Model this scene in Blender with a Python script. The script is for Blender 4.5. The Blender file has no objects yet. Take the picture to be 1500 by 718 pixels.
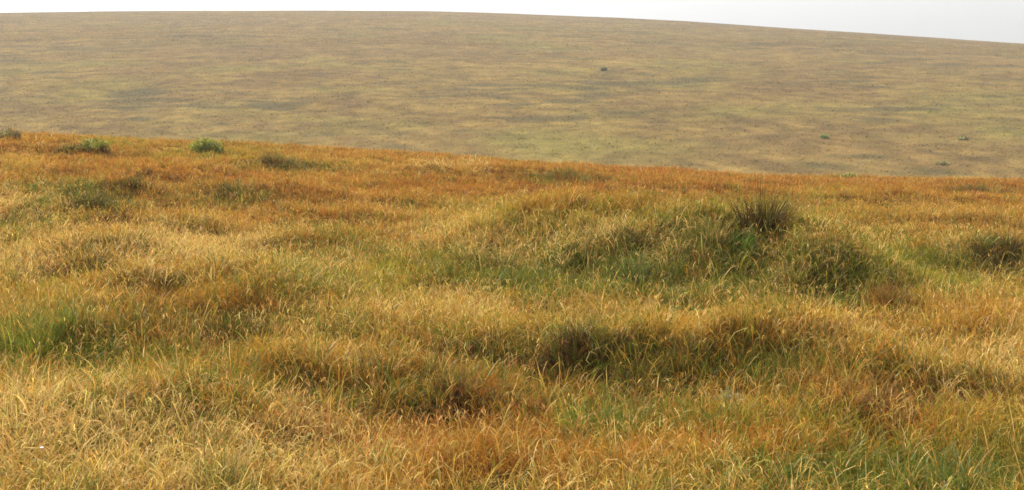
import bpy, math
import numpy as np
from mathutils import Vector

rng = np.random.default_rng(7)
scene = bpy.context.scene
COL = scene.collection
PI = math.pi

# ------------------------------------------------------------------ view model
F = 2000.0          # focal length in photo pixels (photo 1500 wide)
CX, VH = 750.0, 200.0   # centre column, eye-level row
EYE = 1.75          # eye height above the near ground

# ------------------------------------------------------------------ noise
def _hash(ix, iy, seed):
    h = (ix.astype(np.int64) * 374761393 + iy.astype(np.int64) * 668265263 + seed * 974711) & 0xFFFFFFFF
    h = ((h ^ (h >> 13)) * 1274126177) & 0xFFFFFFFF
    h = (h ^ (h >> 16)) & 0xFFFFFFFF
    h = (h * 2246822519) & 0xFFFFFFFF
    return ((h ^ (h >> 15)) & 0xFFFFFF) / float(0xFFFFFF)

def vnoise(x, y, seed=0):
    x = np.asarray(x, float); y = np.asarray(y, float)
    xi = np.floor(x); yi = np.floor(y)
    fx = x - xi; fy = y - yi
    fx = fx * fx * (3 - 2 * fx); fy = fy * fy * (3 - 2 * fy)
    a = _hash(xi, yi, seed); b = _hash(xi + 1, yi, seed)
    c = _hash(xi, yi + 1, seed); d = _hash(xi + 1, yi + 1, seed)
    return (a * (1 - fx) + b * fx) * (1 - fy) + (c * (1 - fx) + d * fx) * fy - 0.5

def fbm(x, y, seed=0, octaves=3, gain=0.5):
    s = 0.0; a = 1.0; n = 0.0
    for o in range(octaves):
        c, q = math.cos(0.6 * o + seed), math.sin(0.6 * o + seed)
        s = s + a * vnoise((c * x - q * y) * 2 ** o + 17.3 * o, (q * x + c * y) * 2 ** o - 9.1 * o, seed + o * 31)
        n += a; a *= gain
    return s / n * 2        # about -1..1

def sstep(t):
    t = np.clip(t, 0, 1)
    return t * t * (3 - 2 * t)

# ------------------------------------------------------------------ terrain
GH = 0.115           # mean standing height of the grass above the soil
YC = 50.0           # distance of the near ridge
_cu = np.array([-900, -300, 0, 150, 300, 450, 650, 800, 900, 1000, 1100, 1300, 1500, 1900, 2600])
_cv = np.array([176, 186, 193, 199, 208, 216, 226, 238, 244, 250, 255, 262, 264, 268, 274])
_hu = np.array([-900, -300, 0, 150, 300, 500, 620, 700, 900, 1000, 1100, 1200, 1300, 1400, 1500, 1900, 2600])
_hv = np.array([60, 25, 19, 17, 16, 16, 16.5, 18.5, 26, 31, 38, 45, 53, 61, 69, 105, 160])

# hummocks: (column, row of the foot, half width in m, height m, front length m, back length m)
HUMPS = [
    (780, 424, 1.15, 0.58, 2.6, 2.8), (960, 434, 1.05, 0.46, 2.4, 2.4), (1165, 446, 1.15, 0.46, 1.7, 2.2),
    (1290, 450, 0.70, 0.27, 1.2, 1.6), (860, 372, 1.30, 0.14, 0.9, 1.8), (1060, 440, 0.9, 0.12, 0.7, 1.5),
    (770, 422, 0.7, 0.13, 0.5, 1.0), (930, 420, 0.45, 0.14, 0.4, 0.8),
    (740, 535, 0.55, 0.22, 0.5, 1.2), (900, 556, 0.50, 0.26, 0.45, 1.2), (1060, 566, 0.55, 0.23, 0.4, 1.1), (980, 520, 0.5, 0.12, 0.4, 1.0), (1330, 592, 0.75, 0.23, 0.4, 1.3),
    (660, 612, 0.50, 0.18, 0.4, 1.0), (490, 590, 0.6, 0.17, 0.4, 1.2), (345, 496, 0.60, 0.27, 0.45, 1.4), (240, 455, 0.8, 0.24, 0.5, 1.4),
    (560, 520, 0.8, 0.10, 0.5, 1.2), (1200, 560, 0.7, 0.12, 0.4, 1.2), (1450, 500, 0.8, 0.14, 0.5, 1.3),
    (120, 312, 1.3, 0.36, 0.9, 3.0), (335, 300, 1.4, 0.26, 0.9, 3.0), (190, 274, 1.6, 0.28, 1.0, 3.2),
    (130, 396, 0.9, 0.22, 0.6, 1.8), (430, 306, 1.1, 0.16, 0.8, 2.2), (578, 305, 0.9, 0.16, 0.8, 2.2),
    (415, 250, 2.0, 0.20, 1.2, 3.5), (820, 268, 1.7, 0.20, 1.0, 3.0), (1470, 394, 1.1, 0.28, 0.7, 2.0),
    (1440, 338, 1.6, 0.26, 0.9, 2.6), (60, 330, 1.2, 0.25, 0.8, 2.2), (450, 372, 1.0, 0.20, 0.7, 2.0), (270, 345, 1.6, 0.22, 1.0, 2.0),
    (20, 540, 0.8, 0.18, 0.6, 1.4), (150, 690, 0.8, 0.10, 0.7, 1.0), (1180, 650, 0.9, 0.10, 0.5, 1.4), (420, 660, 0.6, 0.10, 0.5, 0.9),
    (860, 635, 0.55, 0.07, 0.4, 0.9), (250, 268, 2.0, 0.2, 1.0, 3.0), (1000, 285, 2.0, 0.2, 1.0, 3.0),
    (1330, 300, 2.0, 0.22, 1.0, 3.0), (40, 228, 3.0, 0.25, 1.2, 4.0), (640, 262, 2.2, 0.2, 1.0, 3.0), (480, 330, 1.5, 0.18, 0.9, 2.4),
]

def base_z(x, y):
    """Top of the sward without hummocks (eye at z = EYE)."""
    x = np.asarray(x, float); y = np.asarray(y, float)
    yc = YC + 4.0 * fbm(x / 14.0, 0 * x + 3.3, 5, 2)
    uc = CX + F * x / YC
    zc = EYE + (VH - np.interp(uc, _cu, _cv)) * YC / F
    t = np.clip((y - 6) / (yc - 6), 0, 1)
    near = 0.03 + (zc - 0.03) * t ** 1.15
    foot = EYE - 4.35
    s2 = sstep((y - yc) / (96.0 - yc))
    val = zc + (foot - 0.5 - zc) * s2
    uh = CX + F * x / 600.0
    zh = EYE + (VH - np.interp(uh, _hu, _hv)) * 600.0 / F
    s = np.clip((y - 118.0) / (600.0 - 118.0), 0, 1.0)
    hill = foot + (zh - foot) * s * (1.16 - 0.16 * s)
    hill = hill + 0.5 * fbm(x / 55.0, y / 55.0, 21, 3) * np.clip((y - 118) / 60, 0, 1) * np.clip((640 - y) / 150, 0.25, 1)
    over = np.clip(y - 600.0, 0, None)
    hill = hill - 0.00035 * over ** 2 - 0.02 * over
    far = val + (hill - val) * sstep((y - 92.0) / 30.0)
    return np.where(y < yc, near, far)

def _unit_hump(x, y, h):
    x0, y0, wx, hh, fr, bk = h
    dx = (x - x0) / wx
    wob = 0.9 * vnoise(x * 1.7, y * 0.5, 77) + 0.45 * vnoise(x * 4.1, y * 1.5, 78)
    dy = y - y0 + wob * min(1.0, fr)
    g = np.where(dy < fr, sstep(dy / fr), np.exp(-((dy - fr) / bk) ** 2))
    return hh * np.exp(-np.abs(dx) ** 2.4) * g

HW = []
def sward_z(x, y):
    x = np.asarray(x, float); y = np.asarray(y, float)
    z = base_z(x, y)
    m = np.zeros_like(z)
    for h in HW:
        m = m + _unit_hump(x, y, h)
    w = np.clip((70 - y) / 25, 0, 1)
    rough = 0.10 * fbm(x / 0.8, y / 0.9, 3, 2) + 0.17 * (0.45 - np.abs(fbm(x / 2.6, y / 2.2, 11, 2))) + 0.12 * fbm(x / 4.5, y / 3.0, 12, 2)
    return z + m + (rough + 0.42 * np.clip(m, 0, 0.6) * fbm(x / 0.62, y / 0.7, 19, 2)) * w

def ground_z(x, y):
    return sward_z(x, y) - np.where(np.asarray(y) < 80, GH, 0.0)

_MY = np.concatenate([np.geomspace(4.5, 110, 900), np.linspace(111, 640, 500)])
def on_ground(u, v, fn=None):
    fn = fn or sward_z
    x = (u - CX) / F * _MY
    ray = EYE + (VH - v) / F * _MY
    hit = np.nonzero(fn(x, _MY) >= ray)[0]
    i = hit[0] if len(hit) else len(_MY) - 1
    return float(x[i]), float(_MY[i])

for (u, v, wx, hh, fr, bk) in HUMPS:          # settle every hummock on the open ground
    x0, y0 = on_ground(u, v, base_z)
    HW.append((x0, y0, wx, hh, fr, bk))

def to_photo(x, y, z):
    return CX + F * x / y, VH + F * (EYE - z) / y

# ------------------------------------------------------------------ helpers
def tag(o, label=None, cat=None, group=None, kind=None):
    for k, val in (('label', label), ('category', cat), ('group', group), ('kind', kind)):
        if val: o[k] = val
    return o

def new_mesh(name, verts, faces_list, cols=None, mat=None, parent=None, smooth=False):
    """faces_list: list of int arrays, each (n,3) or (n,4)."""
    me = bpy.data.meshes.new(name)
    verts = np.ascontiguousarray(verts, np.float32)
    me.vertices.add(len(verts)); me.vertices.foreach_set('co', verts.ravel())
    li = np.concatenate([f.ravel() for f in faces_list]).astype(np.int32)
    tot = np.concatenate([np.full(len(f), f.shape[1], np.int32) for f in faces_list])
    st = np.concatenate([[0], np.cumsum(tot)[:-1]]).astype(np.int32)
    me.loops.add(len(li)); me.loops.foreach_set('vertex_index', li)
    me.polygons.add(len(tot)); me.polygons.foreach_set('loop_start', st)
    me.polygons.foreach_set('use_smooth', np.full(len(tot), smooth, bool))
    if cols is not None:
        a = me.attributes.new('tint', 'FLOAT_COLOR', 'POINT')
        c4 = np.ones((len(verts), 4), np.float32); c4[:, :3] = cols
        a.data.foreach_set('color', c4.ravel())
    me.update(calc_edges=True)
    o = bpy.data.objects.new(name, me); COL.objects.link(o)
    if mat: me.materials.append(mat)
    if parent: o.parent = parent
    return o

def empty(name, loc):
    o = bpy.data.objects.new(name, None); o.empty_display_size = 0.2
    o.location = loc; COL.objects.link(o)
    return o

# ------------------------------------------------------------------ materials
def blade_material(name, trans=0.35, gloss=0.04):
    m = bpy.data.materials.new(name); m.use_nodes = True
    nt = m.node_tree; nt.nodes.clear()
    N = nt.nodes.new; L = nt.links.new
    out = N('ShaderNodeOutputMaterial')
    at = N('ShaderNodeAttribute'); at.attribute_name = 'tint'
    df = N('ShaderNodeBsdfDiffuse'); tr = N('ShaderNodeBsdfTranslucent'); gl = N('ShaderNodeBsdfGlossy')
    gl.inputs['Roughness'].default_value = 0.42
    mx = N('ShaderNodeMixShader'); mx.inputs[0].default_value = trans
    mg = N('ShaderNodeMixShader'); mg.inputs[0].default_value = gloss
    L(at.outputs['Color'], df.inputs['Color']); L(at.outputs['Color'], tr.inputs['Color'])
    L(df.outputs[0], mx.inputs[1]); L(tr.outputs[0], mx.inputs[2])
    L(mx.outputs[0], mg.inputs[1]); L(gl.outputs[0], mg.inputs[2])
    L(mg.outputs[0], out.inputs['Surface'])
    return m

M_BLADE = blade_material('grass blade', 0.42, 0.012)
M_TURF = blade_material('short turf blade', 0.50, 0.0)
M_LEAF = blade_material('leaf', 0.30, 0.03)

def soil_material():
    m = bpy.data.materials.new('thatch and peat'); m.use_nodes = True
    nt = m.node_tree; N = nt.nodes.new; L = nt.links.new
    b = nt.nodes['Principled BSDF']; b.inputs['Roughness'].default_value = 1.0
    b.inputs['Specular IOR Level'].default_value = 0.05
    at = N('ShaderNodeAttribute'); at.attribute_name = 'tint'
    tc = N('ShaderNodeTexCoord')
    n1 = N('ShaderNodeTexNoise'); n1.inputs['Scale'].default_value = 9.0; n1.inputs['Detail'].default_value = 6
    n2 = N('ShaderNodeTexNoise'); n2.inputs['Scale'].default_value = 60.0; n2.inputs['Detail'].default_value = 4
    L(tc.outputs['Object'], n1.inputs['Vector']); L(tc.outputs['Object'], n2.inputs['Vector'])
    r1 = N('ShaderNodeMapRange'); r1.inputs['To Min'].default_value = 0.45; r1.inputs['To Max'].default_value = 1.5
    r1.inputs['From Min'].default_value = 0.3; r1.inputs['From Max'].default_value = 0.7
    L(n1.outputs['Fac'], r1.inputs['Value'])
    mm = N('ShaderNodeVectorMath'); mm.operation = 'SCALE'
    L(at.outputs['Color'], mm.inputs[0]); L(r1.outputs[0], mm.inputs['Scale'])
    L(mm.outputs[0], b.inputs['Base Color'])
    bp = N('ShaderNodeBump'); bp.inputs['Strength'].default_value = 0.8; bp.inputs['Distance'].default_value = 0.05
    L(n2.outputs['Fac'], bp.inputs['Height']); L(bp.outputs[0], b.inputs['Normal'])
    return m
M_SOIL = soil_material()

# ------------------------------------------------------------------ what grows where
STRAW = np.array([0.61, 0.360, 0.052]); PALE = np.array([0.76, 0.525, 0.155])
TAN = np.array([0.54, 0.250, 0.023]); RUST = np.array([0.43, 0.160, 0.016])
GREEN = np.array([0.155, 0.178, 0.016]); YGREEN = np.array([0.38, 0.305, 0.026])
BRIGHT = np.array([0.085, 0.160, 0.030]); BROWN = np.array([0.130, 0.056, 0.013])  # BROWN is kept dark so its patches also shade the hollows
PALETTE = np.stack([STRAW, PALE, TAN, RUST, GREEN, YGREEN, BROWN])
NS = len(PALETTE)
# patches of one kind of growth, the brown ones also painting shade into hollows, in photo columns and rows of the ground they stand on:
# (species index, column, row, half width, half height, weight)
PATCH = [
    (1, 130, 640, 280, 60, 3.3), (1, 430, 650, 90, 45, 2.4), (1, 880, 700, 300, 18, 0.7), (1, 870, 340, 130, 18, 0.9), (1, 1150, 395, 150, 30, 0.8), (1, 780, 345, 110, 20, 0.6), (0, 200, 690, 300, 40, 1.0), (1, 270, 352, 120, 22, 1.2),
    (1, 160, 355, 140, 20, 0.8), (0, 20, 238, 40, 14, 1.6), (1, 30, 380, 60, 25, 0.7), (1, 1010, 350, 70, 30, 1.1),
    (0, 800, 330, 150, 20, 1.0), (5, 830, 312, 150, 18, 1.2), (1, 800, 370, 120, 25, 0.9), (1, 640, 455, 180, 22, 0.8),
    (0, 1100, 470, 250, 20, 1.1), (1, 1180, 480, 80, 18, 0.9), (1, 1470, 520, 60, 40, 0.8), (1, 30, 300, 80, 20, 0.8),
    (1, 1170, 345, 60, 22, 1.0), (0, 1420, 425, 100, 30, 0.8), (1, 500, 395, 90, 25, 0.7), (0, 30, 445, 60, 25, 1.3),
    (0, 500, 690, 120, 40, 0.8), (0, 900, 690, 220, 30, 0.7), (0, 250, 320, 100, 14, 0.6), (0, 470, 250, 80, 8, 0.8),
    (0, 1300, 300, 120, 12, 0.7), (0, 480, 232, 70, 6, 0.9), (1, 660, 238, 40, 5, 1.0),
    (2, 560, 340, 160, 25, 0.6), (2, 120, 430, 130, 18, 0.7), (2, 450, 440, 160, 26, 0.7), (2, 880, 650, 200, 28, 0.8),
    (2, 1300, 480, 180, 40, 0.7), (2, 1050, 640, 160, 40, 0.5),
    (3, 1120, 272, 220, 14, 1.5), (3, 700, 268, 170, 14, 1.3), (3, 330, 256, 150, 10, 1.5), (3, 90, 215, 120, 10, 1.1),
    (3, 120, 245, 130, 8, 1.2), (3, 1230, 325, 110, 20, 1.0), (3, 1430, 275, 90, 14, 1.0), (3, 560, 630, 160, 34, 1.6), (3, 820, 665, 160, 24, 0.9), (3, 1010, 620, 120, 24, 0.8), (4, 1230, 695, 120, 20, 0.9), (4, 1440, 690, 120, 26, 0.9), (4, 60, 500, 110, 30, 0.8), (4, 700, 560, 120, 14, 0.7), (4, 480, 470, 120, 16, 0.6), (4, 200, 600, 90, 14, 0.6), (4, 1130, 600, 120, 16, 0.8),
    (3, 720, 620, 140, 30, 1.0), (3, 640, 555, 170, 25, 0.9), (3, 440, 285, 160, 12, 0.9), (3, 480, 315, 120, 14, 0.8),
    (3, 950, 250, 120, 8, 1.2), (3, 1450, 335, 70, 18, 0.6), (3, 330, 540, 120, 18, 0.6), (3, 1280, 560, 130, 20, 0.7),
    (3, 240, 470, 120, 20, 0.7), (3, 1200, 590, 140, 30, 0.5), (3, 1450, 455, 80, 14, 0.6), (3, 820, 460, 70, 16, 0.4),
    (4, 900, 396, 280, 28, 1.8), (4, 1000, 345, 230, 36, 1.2), (4, 1180, 402, 170, 34, 1.9), (5, 1210, 390, 160, 34, 1.9), (1, 1190, 390, 140, 34, 0.8), (1, 860, 328, 170, 18, 1.1), (4, 760, 405, 110, 14, 0.9), (5, 760, 325, 100, 14, 0.5), (4, 60, 480, 80, 40, 1.5),
    (4, 250, 535, 260, 22, 0.9), (4, 490, 572, 100, 22, 1.9), (4, 880, 600, 110, 24, 2.0), (4, 1300, 700, 240, 30, 1.5),
    (4, 1130, 530, 110, 30, 1.1), (4, 920, 525, 220, 22, 1.8), (4, 450, 400, 70, 40, 0.5), (4, 320, 640, 60, 25, 0.9),
    (4, 110, 290, 70, 16, 1.0), (4, 330, 290, 70, 10, 0.9), (4, 30, 325, 60, 14, 0.9), (4, 100, 270, 70, 14, 0.5),
    (4, 420, 242, 60, 7, 0.9), (4, 820, 260, 60, 8, 0.8), (4, 1430, 700, 140, 28, 0.9), (4, 330, 470, 80, 18, 1.0), (6, 300, 478, 110, 9, 1.8), (6, 200, 448, 80, 9, 1.2), (6, 120, 388, 70, 9, 1.3),
    (4, 1440, 385, 80, 22, 1.0), (4, 1300, 690, 60, 30, 0.7), (4, 480, 350, 60, 25, 0.6), (4, 1010, 330, 60, 14, 0.7),
    (4, 890, 475, 60, 20, 0.7), (4, 1030, 420, 60, 20, 0.7),
    (5, 600, 405, 75, 24, 2.4), (5, 1360, 405, 70, 30, 1.3), (5, 1160, 305, 90, 18, 1.2), (5, 1130, 615, 80, 20, 1.2),
    (5, 310, 690, 60, 26, 1.5), (5, 1200, 350, 60, 30, 0.7), (5, 1440, 620, 70, 30, 0.9), (5, 150, 410, 140, 20, 0.5),
    (5, 540, 430, 120, 15, 0.7), (5, 300, 222, 80, 7, 1.2), (5, 700, 475, 160, 18, 0.6), (5, 170, 205, 50, 6, 0.8),
    (5, 1230, 280, 60, 8, 0.6), (5, 1090, 460, 60, 16, 0.6), (5, 700, 700, 80, 20, 0.6),
    (6, 840, 534, 200, 16, 3.4), (6, 1050, 556, 110, 13, 2.0), (6, 1330, 575, 120, 14, 2.4), (6, 650, 595, 140, 15, 2.2),  # hollows: brown growth with their shade put into the colour
    (6, 1300, 432, 50, 12, 1.1), (6, 720, 398, 60, 10, 0.7), (6, 935, 405, 30, 12, 0.8), (6, 150, 303, 50, 12, 1.0), (6, 130, 388, 40, 9, 1.0),
    (6, 640, 495, 60, 14, 0.8), (6, 350, 488, 60, 9, 1.0), (6, 220, 440, 60, 12, 0.7), (6, 1480, 385, 50, 16, 1.0),
    (6, 70, 390, 60, 10, 0.6), (6, 330, 298, 90, 7, 0.7), (6, 1450, 270, 50, 8, 0.6), (6, 200, 272, 60, 8, 0.8),
]

PW = [1.0, 1.0, 1.0, 0.62, 1.65, 1.1, 1.15]
def species(x, y):
    """Share of each kind of grass at ground points."""
    z = sward_z(x, y)
    u, v = to_photo(x, y, z)
    uu = u + 26 * fbm(x * 1.3, y * 1.0, 41, 2); vv = v + (v - 170) * 0.055 * fbm(x * 1.6, y * 1.1, 43, 2)
    W = np.zeros((len(x), NS))
    t = sstep((v - 270) / 110); b = sstep((v - 540) / 120)
    W[:, 0] = 0.22 + 0.16 * t + 0.14 * b
    W[:, 1] = 0.03 + 0.09 * t + 0.05 * b
    W[:, 2] = 0.42 - 0.08 * t
    W[:, 3] = 0.30 - 0.11 * t
    W[:, 4] = 0.06 + 0.14 * t
    W[:, 5] = 0.04 + 0.03 * t
    W[:, 6] = 0.04 + 0.05 * t
    for s in range(NS):
        W[:, s] *= np.clip(1 + 1.1 * fbm(x / 1.3 + 5 * s, y / 1.5, 60 + s, 3), 0.08, 3)
    for (s, pu, pv, su, sv, w) in PATCH:
        e = ((uu - pu) / su) ** 2 + ((vv - pv) / sv) ** 2
        W[:, s] += w * (1.25 if s == 3 and pv > 430 else PW[s]) * np.exp(-e * 0.9)
    return W / W.sum(1, keepdims=True)

def pick(W):
    c = np.cumsum(W, 1)
    r = rng.random(len(W))[:, None]
    return np.clip((r > c).sum(1), 0, NS - 1)

# ------------------------------------------------------------------ blades of grass
def blades(p, az, L, th0, bend, w, c0, c1, segs, droop=1.6, roll=None):
    """Curved tapering ribbons; returns verts, quads, tris, cols."""
    n = len(p)
    if roll is None: roll = rng.uniform(0, PI, n)
    d = np.stack([np.cos(az), np.sin(az)], 1)
    side = np.stack([np.cos(roll), np.sin(roll), rng.normal(0, 0.15, n)], 1)
    k = 2 * segs + 1
    V = np.empty((n, k, 3), np.float32); C = np.empty((n, k, 3), np.float32)
    pos = p.astype(float).copy(); ds = L / segs
    for i in range(segs + 1):
        s = i / segs
        if i > 0:
            sm = (i - 0.5) / segs
            th = th0 + bend * sm ** droop
            pos[:, 0] += ds * np.sin(th) * d[:, 0]; pos[:, 1] += ds * np.sin(th) * d[:, 1]; pos[:, 2] += ds * np.cos(th)
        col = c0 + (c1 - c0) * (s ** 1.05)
        if i < segs:
            wi = (w * (1 - 0.75 * s ** 1.6))[:, None] * 0.5
            V[:, 2 * i] = pos - side * wi; V[:, 2 * i + 1] = pos + side * wi
            C[:, 2 * i] = col; C[:, 2 * i + 1] = col
        else:
            V[:, 2 * i] = pos; C[:, 2 * i] = col
    base = (np.arange(n) * k)[:, None]
    Q = [base + np.array([[2 * i, 2 * i + 1, 2 * i + 3, 2 * i + 2]]) for i in range(segs - 1)]
    Q = np.concatenate(Q, 0) if Q else np.zeros((0, 4), int)
    T = base + np.array([[2 * segs - 2, 2 * segs - 1, 2 * segs]])
    return V.reshape(-1, 3), Q, T, C.reshape(-1, 3)

def merge(parts):
    V, Q, T, C = [], [], [], []; o = 0
    for v, q, t, c in parts:
        V.append(v); Q.append(q + o); T.append(t + o); C.append(c); o += len(v)
    fl = [f for f in (np.concatenate(Q), np.concatenate(T)) if len(f)]
    return np.concatenate(V), fl, np.concatenate(C)

def hue_jitter(c, amt, n):
    g = rng.normal(0, amt, (n, 1)); h = rng.normal(0, amt * 0.45, (n, 3))
    return np.clip(c * np.exp(g + h), 0.004, 0.85)

# per species: length, start lean, bend, width (mm), brown-green root colour darkened to paint shade into the gaps
S_LEN = np.array([0.215, 0.225, 0.195, 0.185, 0.205, 0.195, 0.165])
S_BEND = np.array([2.6, 3.1, 1.9, 1.2, 1.8, 1.7, 1.3])
S_W = np.array([6.0, 6.8, 4.9, 3.9, 5.6, 5.6, 4.2])
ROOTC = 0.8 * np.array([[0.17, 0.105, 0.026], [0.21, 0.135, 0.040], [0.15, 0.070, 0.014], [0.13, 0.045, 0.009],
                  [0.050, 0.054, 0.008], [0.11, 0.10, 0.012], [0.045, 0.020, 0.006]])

def grow_band(y0, y1, dens, segs, tuft_n, wscale):
    """One depth band of moor grass: tussocks plus single blades between them."""
    out = []
    ymid = 0.5 * (y0 + y1)
    halfw = lambda y: 0.375 * y * 1.12 + 1.6
    area = (halfw(y0) + halfw(y1)) * (y1 - y0)
    ntot = int(area * dens)
    nt = max(1, int(ntot * 0.80 / tuft_n))
    def scatter(n):
        ty = y0 + (y1 - y0) * rng.random(int(n * 1.0))
        hw = halfw(ty)
        keep = rng.random(len(ty)) < hw / halfw(y1)
        ty = ty[keep]
        tx = (rng.random(len(ty)) * 2 - 1) * halfw(ty)
        return tx, ty
    tx, ty = scatter(int(nt * 1.1))
    ts = pick(species(tx, ty))
    th = np.exp(rng.normal(0, 0.27, len(tx)))
    tr = np.exp(rng.normal(math.log(0.082), 0.40, len(tx)))
    tl = hue_jitter(np.ones((len(tx), 3)), 0.16, len(tx))
    cnt = rng.poisson(tuft_n, len(tx))
    idx = np.repeat(np.arange(len(tx)), cnt)
    n1 = len(idx)
    r = tr[idx] * np.sqrt(-2 * np.log(np.clip(rng.random(n1), 1e-4, 1))) * 0.75
    a = rng.uniform(-PI, PI, n1)
    bx = tx[idx] + r * np.cos(a); by = ty[idx] + r * np.sin(a)
    out_lean = np.clip(r / (tr[idx] * 1.6), 0, 1.4)
    az = a + rng.normal(0, 0.5, n1)
    sx, sy = scatter(int(ntot * 0.22))
    n2 = len(sx)
    bx = np.concatenate([bx, sx]); by = np.concatenate([by, sy])
    az = np.concatenate([az, rng.uniform(-PI, PI, n2)])
    lean = np.concatenate([0.10 + 0.34 * out_lean, rng.uniform(0.0, 0.45, n2)])
    hs = np.clip(np.concatenate([th[idx], np.exp(rng.normal(0, 0.25, n2))]), 0.5, 1.35)
    tint = np.concatenate([tl[idx], hue_jitter(np.ones((n2, 3)), 0.16, n2)])
    # blades of a tussock mostly share its kind
    sp_here = pick(species(bx, by))
    sp = sp_here.copy(); same = rng.random(n1) < 0.78
    sp[:n1][same] = ts[idx][same]
    n = n1 + n2
    z = ground_z(bx, by)
    L = S_LEN[sp] * hs * rng.uniform(0.55, 1.25, n)
    bend = S_BEND[sp] * np.clip(rng.normal(0.85, 0.45, n), 0.05, 1.9)
    az = az + 0.25 * np.sin(az - 0.4) * 0
    w = S_W[sp] * 0.001 * rng.uniform(0.7, 1.35, n) * wscale
    c1 = hue_jitter(PALETTE[sp] * tint, 0.17, n)
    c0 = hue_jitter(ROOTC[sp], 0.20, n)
    p = np.stack([bx, by, z - 0.015], 1)
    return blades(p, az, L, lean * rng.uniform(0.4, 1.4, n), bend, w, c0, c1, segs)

BANDS = [(4.6, 6.5, 4900, 5, 26, 0.92), (6.5, 9, 5400, 5, 26, 1.0), (9, 12.5, 4000, 4, 24, 1.15), (12.5, 18, 2400, 4, 22, 1.4),
         (18, 27, 1300, 3, 20, 1.9), (27, 40, 650, 3, 18, 2.6), (40, 58, 400, 2, 16, 3.4)]
def seed_heads(y0, y1, dens, ws):
    """Thin flowering stems with a drooping pale seed head."""
    hw = lambda y: 0.375 * y * 1.12 + 1.6
    n = int((hw(y0) + hw(y1)) * (y1 - y0) * dens)
    y = y0 + (y1 - y0) * rng.random(n); x = (rng.random(n) * 2 - 1) * hw(y)
    W = species(x, y); keep = rng.random(n) < np.clip(W[:, 0] + 1.6 * W[:, 1] + 0.7 * W[:, 2] + 0.5 * W[:, 3] + 0.9 * fbm(x / 0.7, y / 0.8, 91, 2) - 0.1, 0.03, 1)
    x = x[keep]; y = y[keep]; W = W[keep]; n = len(x)
    rust = (rng.random(n) < W[:, 3] * 1.1)[:, None]
    L = rng.uniform(0.14, 0.27, n); th = np.abs(rng.normal(0.12, 0.16, n)); az = rng.uniform(-PI, PI, n)
    p = np.stack([x, y, ground_z(x, y)], 1)
    cs = hue_jitter(np.where(rust, np.array([0.40, 0.165, 0.03]), np.array([0.50, 0.32, 0.085])), 0.18, n)
    ch = hue_jitter(np.where(rust, np.array([0.42, 0.20, 0.06]), np.array([0.50, 0.33, 0.095])), 0.24, n)
    st = blades(p, az, L, th, np.zeros(n), np.full(n, 0.0022) * ws, cs * 0.6, cs, 2)
    tip = p + np.stack([L * np.sin(th) * np.cos(az), L * np.sin(th) * np.sin(az), L * np.cos(th)], 1) * 0.96
    az2 = az + rng.normal(0, 0.5, n); out = [st]
    for k in range(2):
        out.append(blades(tip, az2 + rng.normal(0, 0.25, n), rng.uniform(0.035, 0.075, n), th + 0.2 + 0.3 * k * rng.random(n), rng.uniform(0.6, 2.4, n),
                          rng.uniform(0.0028, 0.0052, n) * ws, ch, ch, 3))
    return out
parts = [grow_band(*b) for b in BANDS]
for b in ((5.0, 9, 210, 0.95), (9, 14, 150, 1.1), (14, 26, 75, 1.4)):
    parts += seed_heads(*b)
V, FL, C = merge(parts)
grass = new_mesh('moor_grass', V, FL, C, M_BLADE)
tag(grass, 'long dry straw, rust and green moor grass covering the near field', 'grass', kind='stuff')
print('blades verts', len(V))
del V, FL, C, parts

# ------------------------------------------------------------------ ground sheets
def sheet(name, ys, ts, fan, colour, mat, drop=0.0):
    Y, T = np.meshgrid(ys, ts, indexing='ij')
    X = T * (np.maximum(Y, 0) + fan)
    z = ground_z(X.ravel(), np.abs(Y.ravel()) * 0 + np.maximum(Y.ravel(), 0.0))
    V = np.stack([X.ravel(), Y.ravel(), z - drop], 1)
    nr, nc = Y.shape
    i = np.arange(nr - 1)[:, None] * nc + np.arange(nc - 1)[None, :]
    Q = np.stack([i, i + 1, i + nc + 1, i + nc], -1).reshape(-1, 4)
    return new_mesh(name, V, [Q], colour(X.ravel(), Y.ravel()), mat, smooth=True)

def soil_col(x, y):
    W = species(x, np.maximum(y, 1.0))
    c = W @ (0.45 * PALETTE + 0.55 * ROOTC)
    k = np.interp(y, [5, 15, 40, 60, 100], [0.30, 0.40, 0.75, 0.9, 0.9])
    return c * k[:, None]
ys = np.concatenate([np.linspace(-6, 3.8, 16), np.geomspace(4.0, 104, 520)])
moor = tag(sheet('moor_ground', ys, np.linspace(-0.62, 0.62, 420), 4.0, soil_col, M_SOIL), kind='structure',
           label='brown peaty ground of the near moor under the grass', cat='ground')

# far hill ------------------------------------------------------------------
H_A = np.array([0.186, 0.123, 0.031]); H_B = np.array([0.126, 0.078, 0.021]); H_D = np.array([0.056, 0.046, 0.015])
H_G = np.array([0.122, 0.102, 0.020]); H_R = np.array([0.120, 0.072, 0.022])
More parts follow.
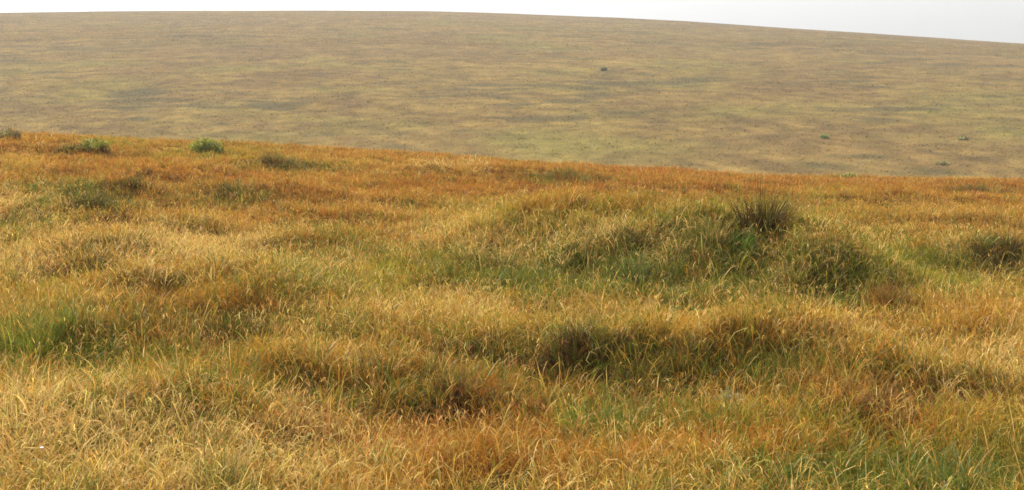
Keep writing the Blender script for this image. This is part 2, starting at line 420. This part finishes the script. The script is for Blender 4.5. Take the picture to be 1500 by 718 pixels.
# darker heathery bands on the hill: (column, row, half width, half height, weight)
HB = [(560, 150, 330, 14, 0.9), (300, 148, 170, 10, 0.6), (760, 135, 120, 12, 0.6), (250, 60, 160, 14, 0.55), (80, 75, 160, 14, 0.4),
      (800, 170, 140, 9, 0.6), (1150, 60, 300, 12, 0.5), (1380, 90, 160, 10, 0.5), (1320, 122, 180, 6, 0.8), (1350, 160, 140, 5, 0.7),
      (1050, 120, 200, 16, 0.3), (620, 160, 120, 6, 0.6), (900, 130, 120, 8, 0.3), (1000, 40, 220, 10, 0.4), (1180, 185, 120, 6, 0.35)]
def hill_col(x, y):
    z = base_z(x, y); u, v = to_photo(x, np.maximum(y, 60), z)
    n1 = fbm(x / 26, y / 30, 101, 3); n2 = fbm(x / 7.0, y / 8.0, 102, 3); n3 = fbm(x / 60, y / 50, 103, 2)
    n4 = fbm(x / 3.0, y / 3.5, 104, 2)
    a = np.clip(0.45 + 0.55 * n1 + 0.7 * n2 + 0.8 * n4, 0, 1)[:, None]
    c = (H_A * a + H_B * (1 - a)) * 0.86
    r = np.clip(0.6 * n3 + 0.35 * n2 + 0.02, 0, 0.6)[:, None]; c = c * (1 - r) + H_R * r
    g = np.clip(1.1 * fbm(x / 17, y / 20, 105, 3) - 0.12 + 0.45 * sstep((v - 170) / 70), 0, 0.7)[:, None]
    c = c * (1 - g) + H_G * g
    band = np.zeros(len(x))
    for (pu, pv, su, sv, w) in HB:
        band += w * np.exp(-((u - pu) / su) ** 2 - ((v - pv) / sv) ** 2)
    lift = (1.0 + 0.16 * sstep((v - 150) / 90))[:, None]; c = c * lift
    st = fbm(x / 21.0, y / 7.5, 107, 3); st2 = fbm(x / 6.5, y / 5.0, 108, 2)
    band = band * np.clip(0.55 + 1.5 * st + 0.9 * st2, 0, 1.6)
    c = c * np.exp(0.30 * fbm(x / 2.9, y / 3.6, 111, 2) + 0.34 * fbm(x / 1.3, y / 2.0, 112, 2) + 0.10 * fbm(x / 20, y / 14, 113, 2))[:, None]
    dk = np.clip((n2 * 0.50 + n4 * 0.25 + 0.20 * n1 + 0.75 * st + 0.75 * st2 + band * 0.80 - 0.40) * 1.35, 0, 0.75)[:, None]
    c = c * (1 - dk) + H_D * dk
    return c
yh = np.concatenate([np.linspace(104, 320, 330), np.linspace(321, 620, 300), np.linspace(622, 1000, 60)])
hill = tag(sheet('hill', yh, np.linspace(-0.62, 0.62, 620), 4.0, lambda x, y: hill_col(x, y) * 0.74, M_SOIL), kind='structure',
           label='broad smooth hill of brown moor grass behind the near field', cat='hill')

def hill_tufts(n):
    r = rng.random(n)
    y = 100 + (625 - 100) * r ** 0.85
    x = (rng.random(n) * 2 - 1) * (0.375 * y * 1.1 + 8)
    c = hue_jitter(hill_col(x, y), 0.15, n)
    z = base_z(x, y)
    tall = np.exp(rng.normal(0, 0.3, n)) * 0.15 * (1 + 0.35 * (y > 300))
    P = []
    for k in range(2):
        az = rng.uniform(-PI, PI, n)
        p = np.stack([x + rng.normal(0, 0.14, n), y + rng.normal(0, 0.14, n), z - 0.03], 1)
        P.append(blades(p, az, tall * rng.uniform(0.7, 1.3, n), rng.uniform(0.85, 1.5, n), 0.3 * rng.random(n),
                        rng.uniform(0.16, 0.36, n), c * 1.12, hue_jitter(c * 1.22, 0.10, n), 1, roll=rng.normal(0, 0.9, n)))
    return merge(P)
V, FL, C = hill_tufts(800000)
tag(new_mesh('hill_grass', V, FL, C, M_TURF), 'short tan and olive grass tufts all over the far hillside', 'grass', kind='stuff')
del V, FL, C

# ------------------------------------------------------------------ single plants
def place(u, v):
    x, y = on_ground(u, v)
    return x, y

def clump(name, label, cat, u, v, wpx, hpx, mix, group=None, dens=0.62, upright=0.55, bend=1.0, w=0.0055, depth=0.7, parts_named=('green_leaves', 'dead_leaves')):
    """A tussock of rushes or coarse grass: a low dome of blades, green and dead ones as two parts.
    mix: (green colour, dead colour, share green)."""
    x0, y0 = place(u, v)
    W = wpx * y0 / F; H = hpx * y0 / F + 0.040 + 0.0028 * y0
    gz = float(ground_z(np.array([x0]), np.array([y0]))[0])
    root = empty(name, (x0, y0, gz)); tag(root, label, cat, group)
    cg, cd, share = mix
    if y0 > 16: W *= 1.35; H *= 0.72; bend *= 1.4
    ws = max(1.0, y0 / 11.0)
    n = int(np.clip(W * max(W * depth, 0.15) * 5200 * dens / ws ** 1.3, 160, 5200))
    # uneven: many small sub-tufts of different heights, leaning apart, in a ragged outline
    m = int(np.clip(n / 38, 7, 60))
    ca = rng.uniform(-PI, PI, m); cr = np.sqrt(rng.random(m)) * (0.78 + 0.30 * np.sin(2 * ca + u) + 0.22 * rng.normal(0, 1, m))
    cx = 0.5 * W * cr * np.cos(ca); cy = 0.5 * W * depth * (1 + cr * np.sin(ca))
    chh = np.clip(np.exp(rng.normal(0, 0.30, m)) * (1.02 - 0.42 * np.abs(cr) ** 1.5), 0.3, 1.5)
    ctn = np.exp(rng.normal(0, 0.22, m))
    k_ = rng.integers(0, m, n)
    a = rng.uniform(-PI, PI, n); sr = 0.11 * W / math.sqrt(m / 20.0) * np.abs(rng.normal(0, 1, n)) + 0.01
    bx = x0 + cx[k_] + sr * np.cos(a); by = y0 + cy[k_] + sr * np.sin(a)
    edge = np.abs(cr[k_])
    L = H * chh[k_] * rng.uniform(0.55, 1.2, n)
    th = (1 - upright) * (0.35 + 0.6 * edge) * rng.uniform(0.2, 1.5, n) + rng.uniform(0, 0.2, n)
    az = np.where(rng.random(n) < 0.55, a, ca[k_]) + rng.normal(0, 0.6, n)
    bd = bend * np.clip(rng.normal(1.0, 0.6, n), 0, 2.5)
    z = ground_z(bx, by) - 0.02
    p = np.stack([bx - x0, by - y0, z - gz], 1)
    gm = rng.random(n) < share
    for nm, m_, c in ((parts_named[0], gm, cg), (parts_named[1], ~gm, cd)):
        k = int(m_.sum())
        if k < 3: continue
        c = np.array(c); c = c * (1.0 if c.max() > 0.2 else 1.5 if y0 < 16 else 1.2)
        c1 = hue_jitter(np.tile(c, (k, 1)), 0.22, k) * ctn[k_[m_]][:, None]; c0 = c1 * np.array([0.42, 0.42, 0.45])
        segs = 4 if y0 < 14 else 3
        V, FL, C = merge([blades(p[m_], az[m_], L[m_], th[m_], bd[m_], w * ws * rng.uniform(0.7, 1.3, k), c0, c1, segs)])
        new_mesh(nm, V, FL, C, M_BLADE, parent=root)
    return root

def bush(name, label, cat, u, v, wpx, hpx, cl, cb, group=None, n_twig=60, leaf=0.02, leaves=2600, raise_=0.08):
    """A small shrub: branching twigs and many small leaves in an uneven, open crown."""
    x0, y0 = place(u, v)
    W = wpx * y0 / F; H = hpx * y0 / F + raise_
    gz = float(ground_z(np.array([x0]), np.array([y0]))[0])
    root = empty(name, (x0, y0, gz)); tag(root, label, cat, group)
    a = rng.uniform(-PI, PI, n_twig); rr = np.sqrt(rng.random(n_twig))
    bx = 0.32 * W * rr * np.cos(a); by = 0.32 * W * rr * np.sin(a)
    L = H * (1.05 - 0.35 * rr) * rng.uniform(0.65, 1.15, n_twig)
    th = 0.75 * rr * rng.uniform(0.3, 1.2, n_twig); az = a + rng.normal(0, 0.4, n_twig)
    z = ground_z(bx + x0, by + y0) - gz - 0.02
    p = np.stack([bx, by, z], 1)
    cbx = hue_jitter(np.tile(np.array(cb), (n_twig, 1)), 0.2, n_twig)
    tw = [blades(p, az, L, th, 0.3 * rng.normal(0, 1, n_twig), np.full(n_twig, max(0.006, y0 * 0.0003)), cbx * 0.7, cbx, 4, roll=rng.uniform(0, PI, n_twig)) for _ in range(2)]
    V, FL, C = merge(tw)
    if y0 < 90: new_mesh('twigs', V, FL, C, M_LEAF, parent=root)
    n = leaves; ti = rng.integers(0, n_twig, n); s = rng.uniform(0.25, 1.02, n)
    st = th[ti]
    hub = np.stack([bx[ti] + s * L[ti] * np.sin(st) * np.cos(az[ti]), by[ti] + s * L[ti] * np.sin(st) * np.sin(az[ti]), z[ti] + s * L[ti] * np.cos(st)], 1)
    hub += rng.normal(0, 0.07 * W + 0.006, (n, 3)) * np.array([1, 1, 0.55])
    hub[:, 2] = np.maximum(hub[:, 2], z[ti])
    two = (rng.random(n_twig) < 0.3)[ti][:, None]
    base_c = np.where(two, 0.5 * np.array(cl) + 0.8 * np.array(cb), np.array(cl)) * 1.35
    cc = hue_jitter(base_c, 0.22, n) * np.exp(0.25 * rng.normal(0, 1, n_twig))[ti][:, None]
    lw = max(leaf, y0 * 0.0009)
    V, FL, C = merge([blades(hub, rng.uniform(-PI, PI, n), lw * rng.uniform(1.2, 2.6, n), rng.uniform(0.2, 1.5, n), rng.uniform(0, 0.8, n),
                             lw * rng.uniform(0.7, 1.2, n), cc * 0.85, cc, 2)])
    new_mesh('foliage', V, FL, C, M_LEAF, parent=root)
    return root

DKG = (0.088, 0.082, 0.011); OLV = (0.125, 0.108, 0.018); BRT = (0.082, 0.125, 0.016); DBR = (0.080, 0.036, 0.011)
RUS = (0.23, 0.085, 0.016); STR = (0.48, 0.31, 0.10); BLG = (0.080, 0.108, 0.018); YG = (0.26, 0.24, 0.035)
TN = (0.36, 0.19, 0.05)
RC = 'dark rush clumps scattered over the near field'

# along the near ridge
bush('shrub', 'dull olive bush on the near ridge at the far left edge', 'bush', 8, 199, 46, 11, (0.15, 0.12, 0.035), DBR, 'bushes along the near ridge')
bush('shrub', 'small rounded yellow-green bush on the near ridge, smaller of the two green ones', 'bush', 140, 215, 40, 13, (0.155, 0.145, 0.014), OLV, 'bushes along the near ridge')
bush('shrub', 'bright green bush standing tallest on the near ridge against the hill', 'bush', 303, 222, 50, 20, (0.150, 0.160, 0.013), OLV, 'bushes along the near ridge', n_twig=80, leaves=3600)
C_ = lambda *a, **k: clump('rush_clump', *a[:1], 'rush clump', *a[1:], group=RC, **{'dens': 0.95, **k})
C_('low grey-green rush clump just below the small yellow-green bush', 100, 221, 44, 8, (OLV, TN, 0.7))
C_('wide low olive rush clump below and right of the bright green ridge bush', 413, 248, 85, 14, (OLV, TN, 0.72))
C_('olive rush clump in russet grass above the middle of the field', 818, 266, 78, 17, (OLV, RUS, 0.72))
C_('short dark green rush clump alone in orange grass left of the grassy mound', 582, 304, 56, 13, (DKG, RUS, 0.8))
C_('dark rush clump high in the left field below the ridge bushes', 190, 272, 62, 15, (DKG, RUS, 0.75))
C_('broad dark rush clump right of centre in the left upper field', 338, 293, 76, 20, (DKG, TN, 0.72))
C_('thin flat dark rush clump at the right end of the upper left row', 425, 304, 76, 11, (DKG, RUS, 0.7))
C_('tall sloping dark rush clump with brown foot in the upper left field', 118, 307, 74, 32, (DKG, DBR, 0.66))
C_('brown and green rush clump near the left edge under pale grass', 40, 330, 60, 15, (OLV, DBR, 0.6))
C_('dark brown rush clump with bright green right side in pale grass', 128, 393, 72, 26, ((0.055, 0.055, 0.008), DBR, 0.55))
C_('upright dark green rush clump among pale grass left of the mound', 388, 371, 50, 28, (DKG, TN, 0.6))
C_('brownish rush clump at the field edge near the right border', 1440, 282, 80, 15, (OLV, RUS, 0.6))
C_('big dark rush clump cut by the right border of the view', 1474, 390, 84, 26, (OLV, DBR, 0.66))
C_('long dark green rush clump in the hollow at lower left', 335, 490, 125, 30, ((0.060, 0.064, 0.009), DBR, 0.7))
# on and round the mound
clump('rush_clump', 'dark brown and green ragged rush clump on the very crest of the mound', 'rush clump', 1120, 338, 72, 64, ((0.060, 0.054, 0.008), (0.052, 0.020, 0.006), 0.42), RC, dens=2.2, upright=0.62, bend=1.05)
clump('grass_tuft', 'vivid green tuft at the foot of the dark clump on the mound crest', 'grass tuft', 1088, 366, 52, 28, (BRT, OLV, 0.85), 'green grass tufts', dens=1.3)
clump('grass_tuft', 'dark green tuft on the mound just left of the dark crest clump', 'grass tuft', 1045, 352, 56, 22, (OLV, STR, 0.75), 'green grass tufts')
clump('dead_clump', 'russet dead clump at the right foot of the mound', 'dead plant', 1302, 440, 80, 30, (OLV, (0.15, 0.062, 0.014), 0.30), None, dens=1.3, parts_named=('green_leaves', 'dead_leaves'))
C_('dark green rush clump with a black gap in the mound front', 932, 410, 64, 32, (BLG, DBR, 0.7))
C_('small dark rush clump low on the left end of the mound', 730, 396, 54, 22, (DKG, DBR, 0.6))
C_('wide green rush clump across the right front of the mound', 1175, 434, 180, 18, ((0.11, 0.125, 0.013), STR, 0.58), dens=0.55, bend=1.8)
C_('green rush clump on the right shoulder of the mound', 1232, 402, 110, 14, ((0.11, 0.125, 0.013), STR, 0.58), dens=0.6, bend=1.8)
C_('green and straw rush clump at the foot of the mound middle', 1040, 430, 110, 16, ((0.11, 0.125, 0.013), STR, 0.55), dens=0.55, bend=1.8)
# hollows and foreground
clump('grass_tuft', 'tall fresh green tuft cut by the left border in front', 'grass tuft', 34, 520, 110, 44, ((0.115, 0.135, 0.014), YG, 0.6), 'green grass tufts')
clump('grass_tuft', 'lush green tuft in the hollow below the middle of the field', 'grass tuft', 872, 628, 170, 34, ((0.085, 0.115, 0.015), YG, 0.62), 'green grass tufts', dens=0.75)
clump('heather', 'long dark heather clump in the deep hollow below the mound', 'heather', 826, 544, 190, 28, ((0.050, 0.050, 0.008), (0.048, 0.019, 0.007), 0.45), 'heather clumps in the hollows', parts_named=('green_foliage', 'woody_stems'))  # the brown part of each heather clump is its woody stems
clump('heather', 'dark red-brown heather clump in the right hand hollow', 'heather', 1325, 586, 150, 28, ((0.055, 0.052, 0.009), (0.065, 0.026, 0.009), 0.35), 'heather clumps in the hollows', parts_named=('green_foliage', 'woody_stems'))
clump('heather', 'purple-brown heather clump beside the lush green tuft', 'heather', 655, 606, 130, 26, (OLV, (0.075, 0.030, 0.013), 0.35), 'heather clumps in the hollows', parts_named=('green_foliage', 'woody_stems'))
clump('heather', 'small dark brown heather clump alone left of the deep hollow', 'heather', 636, 508, 58, 20, (DKG, DBR, 0.35), 'heather clumps in the hollows', parts_named=('green_foliage', 'woody_stems'))
C_('dark rush clump at the right end of the deep hollow', 985, 552, 120, 22, (DKG, DBR, 0.68))
clump('grass_tuft', 'green tuft left of the purple-brown heather', 'grass tuft', 488, 592, 110, 24, ((0.075, 0.115, 0.024), TN, 0.75), 'green grass tufts')
clump('grass_tuft', 'slender green tuft between the mound and the deep hollow', 'grass tuft', 884, 482, 50, 32, ((0.10, 0.12, 0.022), STR, 0.7), 'green grass tufts')
clump('grass_tuft', 'yellow-green tuft in pale straw near the bottom left', 'grass tuft', 312, 712, 110, 52, ((0.20, 0.21, 0.028), STR, 0.72), 'green grass tufts')
clump('grass_tuft', 'small green tuft in pale straw left of the bottom middle', 'grass tuft', 543, 668, 50, 40, ((0.11, 0.15, 0.035), STR, 0.72), 'green grass tufts')
clump('grass_tuft', 'dark green tuft nearest the bottom right corner', 'grass tuft', 1420, 708, 150, 46, ((0.07, 0.095, 0.022), STR, 0.7), 'green grass tufts')
clump('grass_tuft', 'deep green tuft at the bottom right of the middle', 'grass tuft', 1170, 712, 130, 36, ((0.08, 0.10, 0.02), STR, 0.65), 'green grass tufts')
bush('cushion_plant', 'small grey-green cushion plant at the edge of the deep hollow', 'plant', 1062, 582, 27, 22, (0.17, 0.175, 0.085), DBR, None, n_twig=40, leaf=0.006, leaves=2400, raise_=0.10)
# on the far hill
HG = 'bushes on the far hill'
bush('shrub', 'tiny dark bush alone high on the far hill', 'bush', 884, 104, 7, 3, (0.12, 0.11, 0.035), OLV, HG, n_twig=30, leaves=900, raise_=0.04)
bush('shrub', 'small vivid green bush low on the far hill', 'bush', 1208, 204, 11, 3, (0.11, 0.16, 0.035), OLV, HG, n_twig=30, leaves=900, raise_=0.04)
bush('shrub', 'dull green bush on the far hill nearest the right border', 'bush', 1411, 206, 16, 2, (0.13, 0.12, 0.032), OLV, HG, n_twig=30, leaves=900, raise_=0.04)
bush('shrub', 'long flat green bush at the very foot of the far hill', 'bush', 1243, 255, 32, 2, (0.14, 0.14, 0.032), OLV, HG, n_twig=40, leaves=1100, raise_=0.04)
bush('shrub', 'olive bush on the lower hill above the brownish edge clump', 'bush', 1381, 242, 22, 2, (0.14, 0.12, 0.032), OLV, HG, n_twig=30, leaves=900, raise_=0.04)

# one white flower in the straw at bottom left
fx, fy = on_ground(58, 716)
fz = float(ground_z(np.array([fx]), np.array([fy]))[0])
fl = empty('wild_flower', (fx, fy, fz)); tag(fl, 'single small white flower in the straw at bottom left', 'flower')
fh = 0.30
one = np.array
V, FL, C = merge([blades(one([[0., 0., 0.]]), one([0.3]), one([fh]), one([0.02]), one([0.1]), one([0.006]), one([[0.1, 0.12, 0.03]]), one([[0.16, 0.18, 0.05]]), 4, roll=one([r])) for r in (0.0, 1.57)])
new_mesh('stem', V, FL, C, M_LEAF, parent=fl)
kk = 14; aa = np.arange(kk) / kk * 2 * PI
pp = np.tile([[0.01, 0.0, fh - 0.004]], (kk, 1)) + np.stack([0.002 * np.cos(aa), 0.002 * np.sin(aa), 0 * aa], 1)
wh = np.full((kk, 3), 0.80)
V, FL, C = merge([blades(pp, aa, np.full(kk, 0.010), rng.uniform(0.3, 1.1, kk), np.full(kk, 0.5), np.full(kk, 0.008), wh, wh, 3, roll=aa + PI / 2)])
new_mesh('flower_head', V, FL, C, M_LEAF, parent=fl)

# ------------------------------------------------------------------ air
def haze_box(x0, x1, y0, y1, z0, z1, dens):
    v = np.array([[x, y, z] for x in (x0, x1) for y in (y0, y1) for z in (z0, z1)], float)
    q = np.array([[0, 1, 3, 2], [4, 6, 7, 5], [0, 4, 5, 1], [2, 3, 7, 6], [0, 2, 6, 4], [1, 5, 7, 3]])
    m = bpy.data.materials.new('haze'); m.use_nodes = True
    nt = m.node_tree; nt.nodes.clear()
    out = nt.nodes.new('ShaderNodeOutputMaterial'); pv = nt.nodes.new('ShaderNodeVolumePrincipled')
    pv.inputs['Density'].default_value = dens; pv.inputs['Color'].default_value = (0.93, 0.95, 0.97, 1)
    nt.links.new(pv.outputs[0], out.inputs['Volume'])
    o = new_mesh('haze', v, [q], None, m)
    return tag(o, 'thin pale haze between the near field and the hill', 'haze', kind='stuff')
HAZE = 0.00033
if HAZE > 0:
    haze_box(-700, 700, -30, 1050, -25, 75, HAZE)

# ------------------------------------------------------------------ light
SUN_EL, SUN_AZ = math.radians(52), math.radians(-52)     # behind the hill, to the left
sd = bpy.data.lights.new('sun', 'SUN'); sd.energy = 3.6; sd.angle = math.radians(8.0); sd.color = (1.0, 0.95, 0.86)
so = bpy.data.objects.new('sun', sd); COL.objects.link(so)
dirv = Vector((math.sin(SUN_AZ) * math.cos(SUN_EL), math.cos(SUN_AZ) * math.cos(SUN_EL), math.sin(SUN_EL)))
so.rotation_euler = dirv.to_track_quat('Z', 'Y').to_euler()
w = bpy.data.worlds.new('World'); scene.world = w; w.use_nodes = True
nt = w.node_tree; bg = nt.nodes['Background']
sky = nt.nodes.new('ShaderNodeTexSky'); sky.sky_type = 'NISHITA'; sky.sun_disc = False
sky.sun_elevation = SUN_EL; sky.sun_rotation = SUN_AZ
sky.dust_density = 6.0; sky.air_density = 1.0; sky.ozone_density = 1.0
hs = nt.nodes.new('ShaderNodeHueSaturation'); hs.inputs['Saturation'].default_value = 0.09
nt.links.new(sky.outputs[0], hs.inputs['Color']); nt.links.new(hs.outputs[0], bg.inputs['Color'])
bg.inputs['Strength'].default_value = 0.148

# ------------------------------------------------------------------ camera
cd = bpy.data.cameras.new('camera'); cam = bpy.data.objects.new('camera', cd); COL.objects.link(cam)
cam.location = (0, 0, EYE); cam.rotation_euler = (PI / 2, 0, 0)
cd.sensor_width = 36.0; cd.lens = 36.0 * F / 1500.0
cd.shift_y = -(359.0 - VH) / 1500.0
cd.clip_start = 0.1; cd.clip_end = 4000
scene.camera = cam

vs = scene.view_settings
vs.view_transform = 'Standard'; vs.look = 'None'; vs.gamma = 1.0; vs.use_curve_mapping = False
vs.exposure = 1.15
scene.cycles.max_bounces = 5; scene.cycles.diffuse_bounces = 4; scene.cycles.transmission_bounces = 4
scene.cycles.volume_bounces = 0
scene.cycles.use_denoising = True
scene.cycles.filter_width = 1.6
